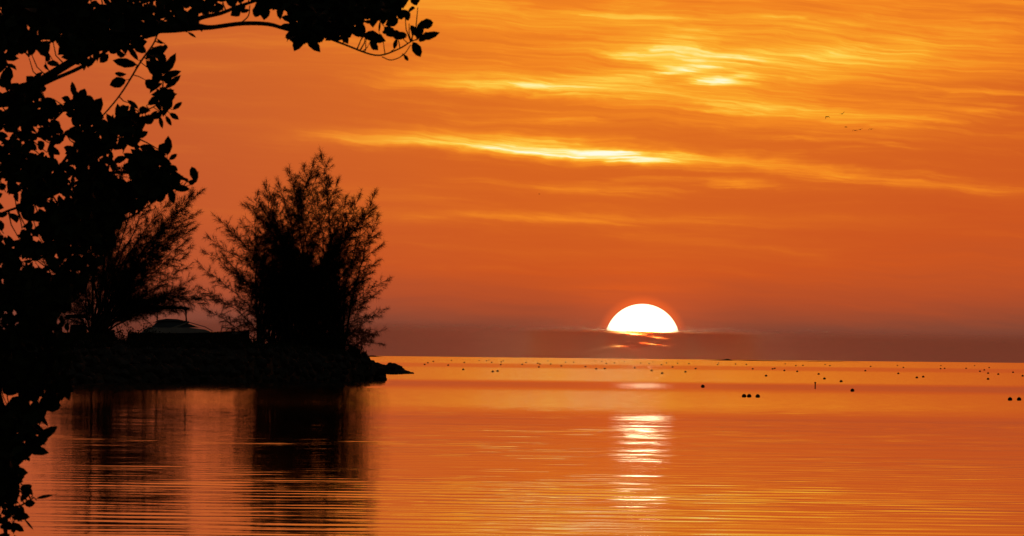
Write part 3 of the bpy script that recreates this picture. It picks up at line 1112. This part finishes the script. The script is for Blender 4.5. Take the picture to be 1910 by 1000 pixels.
gull(1543, 218, 'flying gull with both wings arched down, leftmost of the flock', (0.26, 0.10, 0.42, -0.42), (0.30, 0.12, 0.58, -0.16), 40)
gull(1570.5, 212.5, 'flying gull with one wing raised, highest of the flock', (0.26, 0.0, 0.55, 0.02), (0.26, 0.16, 0.50, 0.42), -30)
gull(1578, 237, 'gliding gull seen edge on as a short bar, above the lower three', (0.22, 0.03, 0.36, 0.0), (0.22, 0.03, 0.36, 0.02), 60)
gull(1595, 243.5, 'flying gull with wings in a shallow arch, lowest of the flock', (0.28, 0.10, 0.60, -0.14), (0.26, 0.10, 0.45, -0.16), 20)
gull(1604.5, 241.5, 'flying gull tilted upward to the right, second from the right in the flock', (0.26, 0.02, 0.52, 0.0), (0.26, 0.12, 0.52, 0.22), -25)
gull(1625, 241, 'flying gull with one drooping wing tip, rightmost of the flock', (0.30, 0.06, 0.56, -0.22), (0.28, 0.09, 0.54, 0.02), 15)
gull(1006, 362, 'lone speck of a bird far left of the flock, above the sun', (0.2, 0.06, 0.3, 0.0), (0.2, 0.06, 0.3, 0.0), 50, 3400)

# ------------------------------------------------------------------ near bank where the photographer and the near tree stand
vs, fs = [], []
xs = np.linspace(-14, 6, 21)
yb = np.linspace(-12, 40, 27)
for x in xs:
    for y in yb:
        edge = 37 - 1.1 * max(0, x + 4) + math.sin(x * 0.9)
        z = 0.32 + 0.06 * math.sin(x * 1.3) * math.cos(y * 0.7) - 0.9 * max(0.0, min(1.0, (y - edge + 4) / 5))
        vs.append((x, y, z))
for i in range(20):
    for j in range(26):
        a = i * 27 + j
        fs.append((a, a + 27, a + 28, a + 1))
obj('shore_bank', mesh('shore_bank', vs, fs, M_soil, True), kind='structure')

# ------------------------------------------------------------------ foreground tree
FY = 28.0
FS = FY / FPX                                     # 1.85 mm of leaf per photograph pixel
ftree = thing('broadleaf_tree', (at(-190, 500, FY).x, FY, 0.25), 'dark broad-leaved tree framing the left side with an overhanging branch', 'tree')
FO = Vector(ftree.location)


def fp(x, y, dy=0.0):
    return at(x, y, FY + dy) - FO


def limb(T, pts, sides=7, per=5):
    """pts: (x, y, radius_px, depth)"""
    c = spline(pts, per)
    T.add([fp(p[0], p[1], p[3]) for p in c], [max(p[2], 0.5) * FS for p in c], sides)
    for p in c:
        if p[2] > 0.9:
            NODES.append((p[0], p[1], p[3]))


NODES = []
T = Tubes()
limb(T, [(-190, 1290, 80, 0), (-185, 1050, 66, 0.05), (-170, 800, 58, 0), (-150, 560, 48, -0.05), (-140, 330, 36, 0), (-150, 100, 24, 0), (-110, -120, 14, 0.1)], 10)
obj('trunk', T.mesh('trunk', M_bark), ftree)
for k, pts in enumerate([
    [(-140, 300, 20, 0), (-70, 232, 14, -0.1), (0, 188, 11, -0.2), (60, 162, 9, -0.25), (110, 130, 8, -0.3), (180, 90, 8, -0.3), (260, 58, 9, -0.3), (330, 52, 9, -0.3),
     (368, 50, 7, -0.3), (395, 51, 4.5, -0.3), (450, 44, 4.2, -0.3), (500, 45, 4, -0.3), (540, 56, 3.2, -0.25), (596, 66, 2.6, -0.2), (640, 82, 2, -0.2), (700, 103, 1.6, -0.2), (740, 93, 1.4, -0.2), (766, 78, 1.2, -0.2)],
    [(340, 50, 7, -0.3), (372, 34, 4.5, -0.25), (415, 24, 3.6, -0.2), (450, 10, 3, -0.1), (520, -6, 2.6, 0), (600, 12, 2.2, 0.1), (690, 18, 1.6, 0.1)],
    [(30, 178, 8, -0.2), (95, 150, 4, -0.3), (150, 126, 3.6, -0.3), (195, 98, 3, -0.3), (235, 66, 2, -0.3)],
    [(170, 240, 1.4, -0.4), (222, 180, 1.6, -0.4), (262, 116, 1.8, -0.4), (286, 82, 1.6, -0.35), (296, 56, 1.6, -0.3)],
    [(-150, 520, 14, 0.1), (-70, 450, 8, 0.2), (0, 400, 2.6, 0.2), (80, 372, 3, 0.1), (170, 330, 3.5, 0), (240, 322, 3, -0.1), (300, 338, 2, -0.2), (330, 352, 1.2, -0.2)],
    [(-150, 620, 16, -0.1), (-60, 570, 10, 0), (40, 530, 6, 0.1), (120, 480, 4, 0.2), (200, 430, 2.5, 0.2), (260, 395, 1.4, 0.2)],
    [(60, 380, 4, 0.1), (120, 300, 3, -0.1), (170, 232, 2.2, -0.2), (215, 236, 1.5, -0.2), (262, 212, 1.3, -0.2), (300, 192, 1, -0.2)],
    [(-150, 470, 12, 0.1), (-60, 380, 7, 0.2), (10, 320, 5, 0.2), (60, 262, 3.4, 0.2), (110, 215, 2, 0.2), (140, 182, 1.2, 0.1)],
    [(-160, 720, 14, 0), (-60, 680, 9, 0), (20, 640, 5, 0.1), (80, 600, 3, 0.1), (125, 560, 1.6, 0.1)],
    [(-165, 800, 12, -0.1), (-70, 740, 8, -0.1), (0, 720, 5, -0.1), (60, 712, 3, -0.1), (110, 706, 1.6, -0.1)],
    [(-170, 900, 12, 0), (-80, 840, 7, 0), (-10, 815, 4, 0), (40, 820, 2.4, 0), (66, 800, 1.3, 0)],
    [(-180, 1000, 12, 0.1), (-90, 945, 6, 0.1), (-20, 935, 3.6, 0.1), (30, 945, 2, 0.1), (64, 928, 1.1, 0.1)],
    [(-150, 130, 14, 0.1), (-60, 60, 9, 0.2), (40, 30, 6, 0.2), (130, 10, 4.5, 0.2), (230, 12, 3.2, 0.1), (300, -4, 2, 0)],
    [(200, 240, 1.2, -0.2), (245, 272, 1.2, -0.2), (262, 255, 0.9, -0.2)],
    [(712, 106, 1.0, -0.2), (730, 112, 1.0, -0.2), (752, 103, 0.9, -0.2), (766, 84, 0.8, -0.2)],
    [(655, 87, 1.0, -0.2), (680, 96, 0.9, -0.2), (682, 80, 0.8, -0.2), (684, 70, 0.8, -0.2)],
    [(448, 44, 1.3, -0.3), (463, 30, 1.2, -0.3), (466, 10, 1.0, -0.3)],
]):
    T = Tubes()
    limb(T, pts)
    obj('branch', T.mesh('branch', M_bark), ftree)
NODES = np.array(NODES)

# how much of the sky the foliage closes, rows of 20 photograph pixels (37 mm on the tree)
GRID = """
7999999955987779787655436989999789689882
8999989999989998866644466243799789998830
98979999999878889992222222599978853363665
9979779999999972100000000069986755753335
98865899999663440000000000034410002003300
93445788644332552
84244437302551673
63464431005411365
77973151520001784
87948669741541584
88979669935768763
99998448987978440
767778799899841400
887446499976653600
987886798855998932
979887889977898740
8887976899767999865
7788987788878999964
447896799999997400
45858889999983100
43658999999720000
31877999997530000
65767999987500000
99789766775000000
97775667860000000
99996888800000000
99999997000000000
99999697000000000
8889688
5799895
9999874
9955888
9955887
9988888
9999984
9999898
5677696
67766620
88984000
998752
868640
97675
9973
9940
994
9742
96532
8651
5751
462
"""
rows = [r for r in GRID.strip('\n').split('\n')]
HAND = [  # single leaves that stand out: base x, y, tip x, y, width
    (235, 149, 204, 159, 20), (202, 101, 186, 117, 15), (271, 109, 313, 86, 20), (294, 96, 309, 121, 16), (256, 121, 209, 113, 17), (258, 113, 236, 82, 10),
    (272, 112, 305, 150, 18), (271, 149, 291, 167, 18), (300, 130, 285, 162, 18), (303, 140, 329, 99, 16), (305, 143, 338, 133, 13), (308, 165, 338, 140, 12),
    (325, 168, 281, 178, 14), (330, 175, 290, 184, 12), (140, 181, 134, 152, 11), (150, 188, 158, 165, 18), (224, 228, 219, 193, 14), (258, 203, 237, 186, 9),
    (215, 236, 198, 212, 12), (262, 212, 228, 230, 18), (266, 215, 260, 246, 16), (275, 196, 302, 176, 14), (311, 207, 318, 180, 16), (322, 205, 340, 190, 9),
    (316, 211, 334, 223, 10), (298, 217, 303, 240, 8), (309, 216, 320, 235, 8), (312, 290, 314, 253, 16), (315, 298, 331, 287, 9), (318, 308, 332, 319, 9),
    (322, 346, 341, 327, 10), (326, 350, 354, 353, 13), (320, 345, 302, 325, 16), (318, 350, 324, 381, 14), (246, 270, 263, 259, 9), (243, 262, 258, 248, 13),
    (170, 215, 190, 182, 22), (68, 820, 108, 795, 17), (45, 835, 92, 845, 18), (52, 795, 88, 762, 22), (72, 754, 108, 735, 20), (115, 700, 129, 748, 20),
    (61, 925, 52, 904, 7), (68, 930, 99, 923, 6), (45, 940, 66, 938, 14), (28, 960, 56, 965, 15), (22, 975, 45, 992, 13), (45, 968, 63, 989, 4), (8, 978, 12, 1002, 8),
    (20, 880, 52, 882, 20), (25, 850, 54, 853, 16), (497, 12, 492, 38, 16), (565, 66, 548, 95, 20), (572, 65, 597, 98, 18), (350, 60, 366, 70, 5),
    (737, 68, 716, 50, 18), (707, 60, 709, 39, 4), (778, 75, 787, 38, 15), (780, 72, 821, 61, 14), (770, 78, 785, 107, 17), (753, 102, 762, 114, 7),
    (769, 68, 769, 47, 5), (682, 62, 720, 78, 18), (690, 78, 706, 94, 12), (706, 12, 726, 17, 8), (636, 55, 649, 83, 14), (655, 50, 682, 70, 14), (696, 20, 684, 34, 12),
    (700, 22, 715, 3, 14), (690, 12, 704, -4, 14), (640, 44, 668, 40, 14), (745, 60, 760, 68, 8), (600, 62, 640, 74, 14), (735, 92, 740, 72, 8), (772, 60, 796, 48, 9)]

# leaf: a pointed oval, folded along its midrib and curved
LT = np.array([(0, 0, 0), (0.30, 0.16, 0.05), (0.5, 0.45, 0.07), (0.36, 0.76, 0.03), (0, 1.0, -0.10),
               (-0.36, 0.76, 0.03), (-0.5, 0.45, 0.07), (-0.30, 0.16, 0.05), (0, 0.16, 0.0), (0, 0.45, 0.0), (0, 0.76, -0.03)], float)
LF = [(0, 1, 8), (8, 1, 2, 9), (9, 2, 3, 10), (10, 3, 4), (0, 8, 7), (8, 9, 6, 7), (9, 10, 5, 6), (10, 4, 5)]
LEAF = mesh('leaf', LT, LF, M_leaf, True)

leaves = []          # (base Vector, direction Vector, normal Vector, length, width, isolation)
stalks = Tubes()


def free_of(x, y):
    """how open the sky is round this place, 0..1"""
    tot, c = 0, 0
    for j in (-1, 0, 1):
        for i in (-1, 0, 1):
            r_, q_ = int(y // 20) + j, int(x // 20) + i
            d = 9
            if 0 <= r_ < len(rows) and q_ >= 0:
                d = int(rows[r_][q_]) if q_ < len(rows[r_]) else 0
            tot += 9 - d; c += 9
    return tot / c


def add_leaf(bx, by, tx, ty, w, dep, tiltd, face):
    b = fp(bx, by, dep)
    t_ = fp(tx, ty, dep + tiltd)
    d = t_ - b
    L = d.length
    d.normalize()
    nrm = Vector((random.uniform(-face, face), -1.0, random.uniform(-face, face)))
    nrm = (nrm - d * nrm.dot(d)).normalized()
    leaves.append((b, d, nrm, L, w * FS, free_of((bx + tx) / 2, (by + ty) / 2)))


for (bx, by, tx, ty, w) in HAND:
    add_leaf(bx, by, tx, ty, w * 1.08, random.uniform(-0.5, 0.1), random.uniform(-0.01, 0.01), 0.25)
    k = np.argmin((NODES[:, 0] - bx) ** 2 + (NODES[:, 1] - by) ** 2)
    nx, ny, nd = NODES[k]
    if math.hypot(nx - bx, ny - by) > 4:
        mx, my = (nx + bx) / 2 + random.uniform(-5, 5), (ny + by) / 2 + random.uniform(-5, 5)
        stalks.add([fp(nx, ny, nd), fp(mx, my, nd), leaves[-1][0]], [1.1 * FS, 0.9 * FS, 0.6 * FS], 4, False)
nhand = len(leaves)


def sprig(cx_, cy_, nleaf, dep, spread=18.0):
    """a shoot with leaves standing round it"""
    k = np.argmin((NODES[:, 0] - cx_) ** 2 + (NODES[:, 1] - cy_) ** 2)
    nx, ny, nd = NODES[k]
    dd = math.hypot(nx - cx_, ny - cy_)
    n0 = len(leaves)
    a0 = random.uniform(0, 6.28)
    for i in range(nleaf):
        a = a0 + i * 2.4 + random.uniform(-0.5, 0.5)
        off = random.uniform(0, 0.35) * spread
        L = random.uniform(22, 38)
        bx, by = cx_ + off * math.cos(a), cy_ + off * math.sin(a)
        fo = random.uniform(0.55, 1.0)
        tx, ty = bx + L * fo * math.cos(a), by + L * fo * math.sin(a)
        ok = True
        for (ex_, ey_) in ((tx, ty), ((bx + tx) / 2, (by + ty) / 2)):
            r_, q_ = int(ey_ // 20), int(ex_ // 20)
            if 0 <= r_ < len(rows) and ex_ >= 0 and ey_ >= 0:
                dn = int(rows[r_][q_]) if q_ < len(rows[r_]) else 0
                if random.random() > (dn / 8.2) ** 1.5 + 0.01:
                    ok = False
        if not ok:
            continue
        add_leaf(bx, by, tx, ty, L * random.uniform(0.40, 0.70), dep, math.sqrt(max(0, 1 - fo * fo)) * L * FS * random.choice((-1, 1)), 0.9)
    if dd < 130 and len(leaves) - n0 >= 2:
        mx, my = (nx + cx_) / 2 + random.uniform(-0.12, 0.12) * dd, (ny + cy_) / 2 + random.uniform(-0.05, 0.15) * dd
        stalks.add([fp(nx, ny, nd), fp(mx, my, (nd + dep) / 2), fp(cx_, cy_, dep)], [1.5 * FS, 1.1 * FS, 0.8 * FS], 4, False)


for r_, row in enumerate(rows):
    for q_, ch in enumerate(row):
        dn = int(ch)
        if dn == 0:
            continue
        cov = min(dn / 9.35, 0.965)
        ex = -math.log(1 - cov) * 400 / 255.0 / 2.1
        ns_ = int(ex) + (random.random() < ex - int(ex))
        for _ in range(ns_):
            sprig((q_ + random.random()) * 20, (r_ + random.random()) * 20, random.randint(4, 7), random.uniform(-0.75, 0.75))
for (ax, bx_, ay, by_, k) in ((545, 665, 0, 62, 46), (430, 545, -4, 16, 14), (672, 718, 0, 22, 12), (676, 716, 58, 82, 8), (765, 800, 45, 85, 5), (380, 420, 0, 14, 5), (0, 58, 745, 860, 26), (0, 34, 860, 960, 14), (0, 90, 690, 722, 14)):
    for _ in range(k):                # the full clusters on the overhanging branch
        sprig(random.uniform(ax, bx_), random.uniform(ay, by_), random.randint(4, 7), random.uniform(-0.6, 0.4))
# the crown goes on to the left and above, outside the picture
for _ in range(150):
    sprig(random.uniform(-330, -8), random.uniform(-150, 1020), random.randint(4, 7), random.uniform(-0.9, 0.9))
for _ in range(90):
    sprig(random.uniform(-100, 690) ** 1, random.uniform(-190, -8), random.randint(4, 7), random.uniform(-0.9, 0.9))

# the 300 leaves that stand free are objects of their own; the rest of the foliage is one mass
order = list(range(nhand)) + sorted([i for i in range(nhand, len(leaves))
                                     if True], key=lambda i: -leaves[i][5])
inframe = []
for i in order:
    c = leaves[i][0] + leaves[i][1] * leaves[i][3] * 0.5 + FO
    xx = c.x / c.y * FPX + 955
    if i < nhand or (xx > 2 and (c.z - CAM_H) / c.y * FPX < 655):
        inframe.append(i)
single = set(inframe[:300])


def leaf_mat(b, d, nrm, L, w):
    xax = d.cross(nrm).normalized()
    m_ = Matrix((xax * w, d * L, nrm * L)).transposed().to_4x4()
    m_.translation = b
    return m_


for i in sorted(single):
    b, d, nrm, L, w, _ = leaves[i]
    o = obj('leaf', LEAF, ftree)
    o.matrix_local = leaf_mat(b, d, nrm, L, w)
mass = []
for i, (b, d, nrm, L, w, _) in enumerate(leaves):
    if i in single:
        continue
    m_ = np.array(leaf_mat(b, d, nrm, L, w))
    mass.append(LT @ m_[:3, :3].T + m_[:3, 3])
obj('foliage', np_mesh('foliage', np.concatenate(mass), len(LT), LF, M_leaf), ftree, kind='stuff')
obj('twigs', stalks.mesh('twigs', M_bark, False), ftree, kind='stuff')
print('leaves', len(leaves), 'rocks', cnt, 'mid buoys', len(mid))
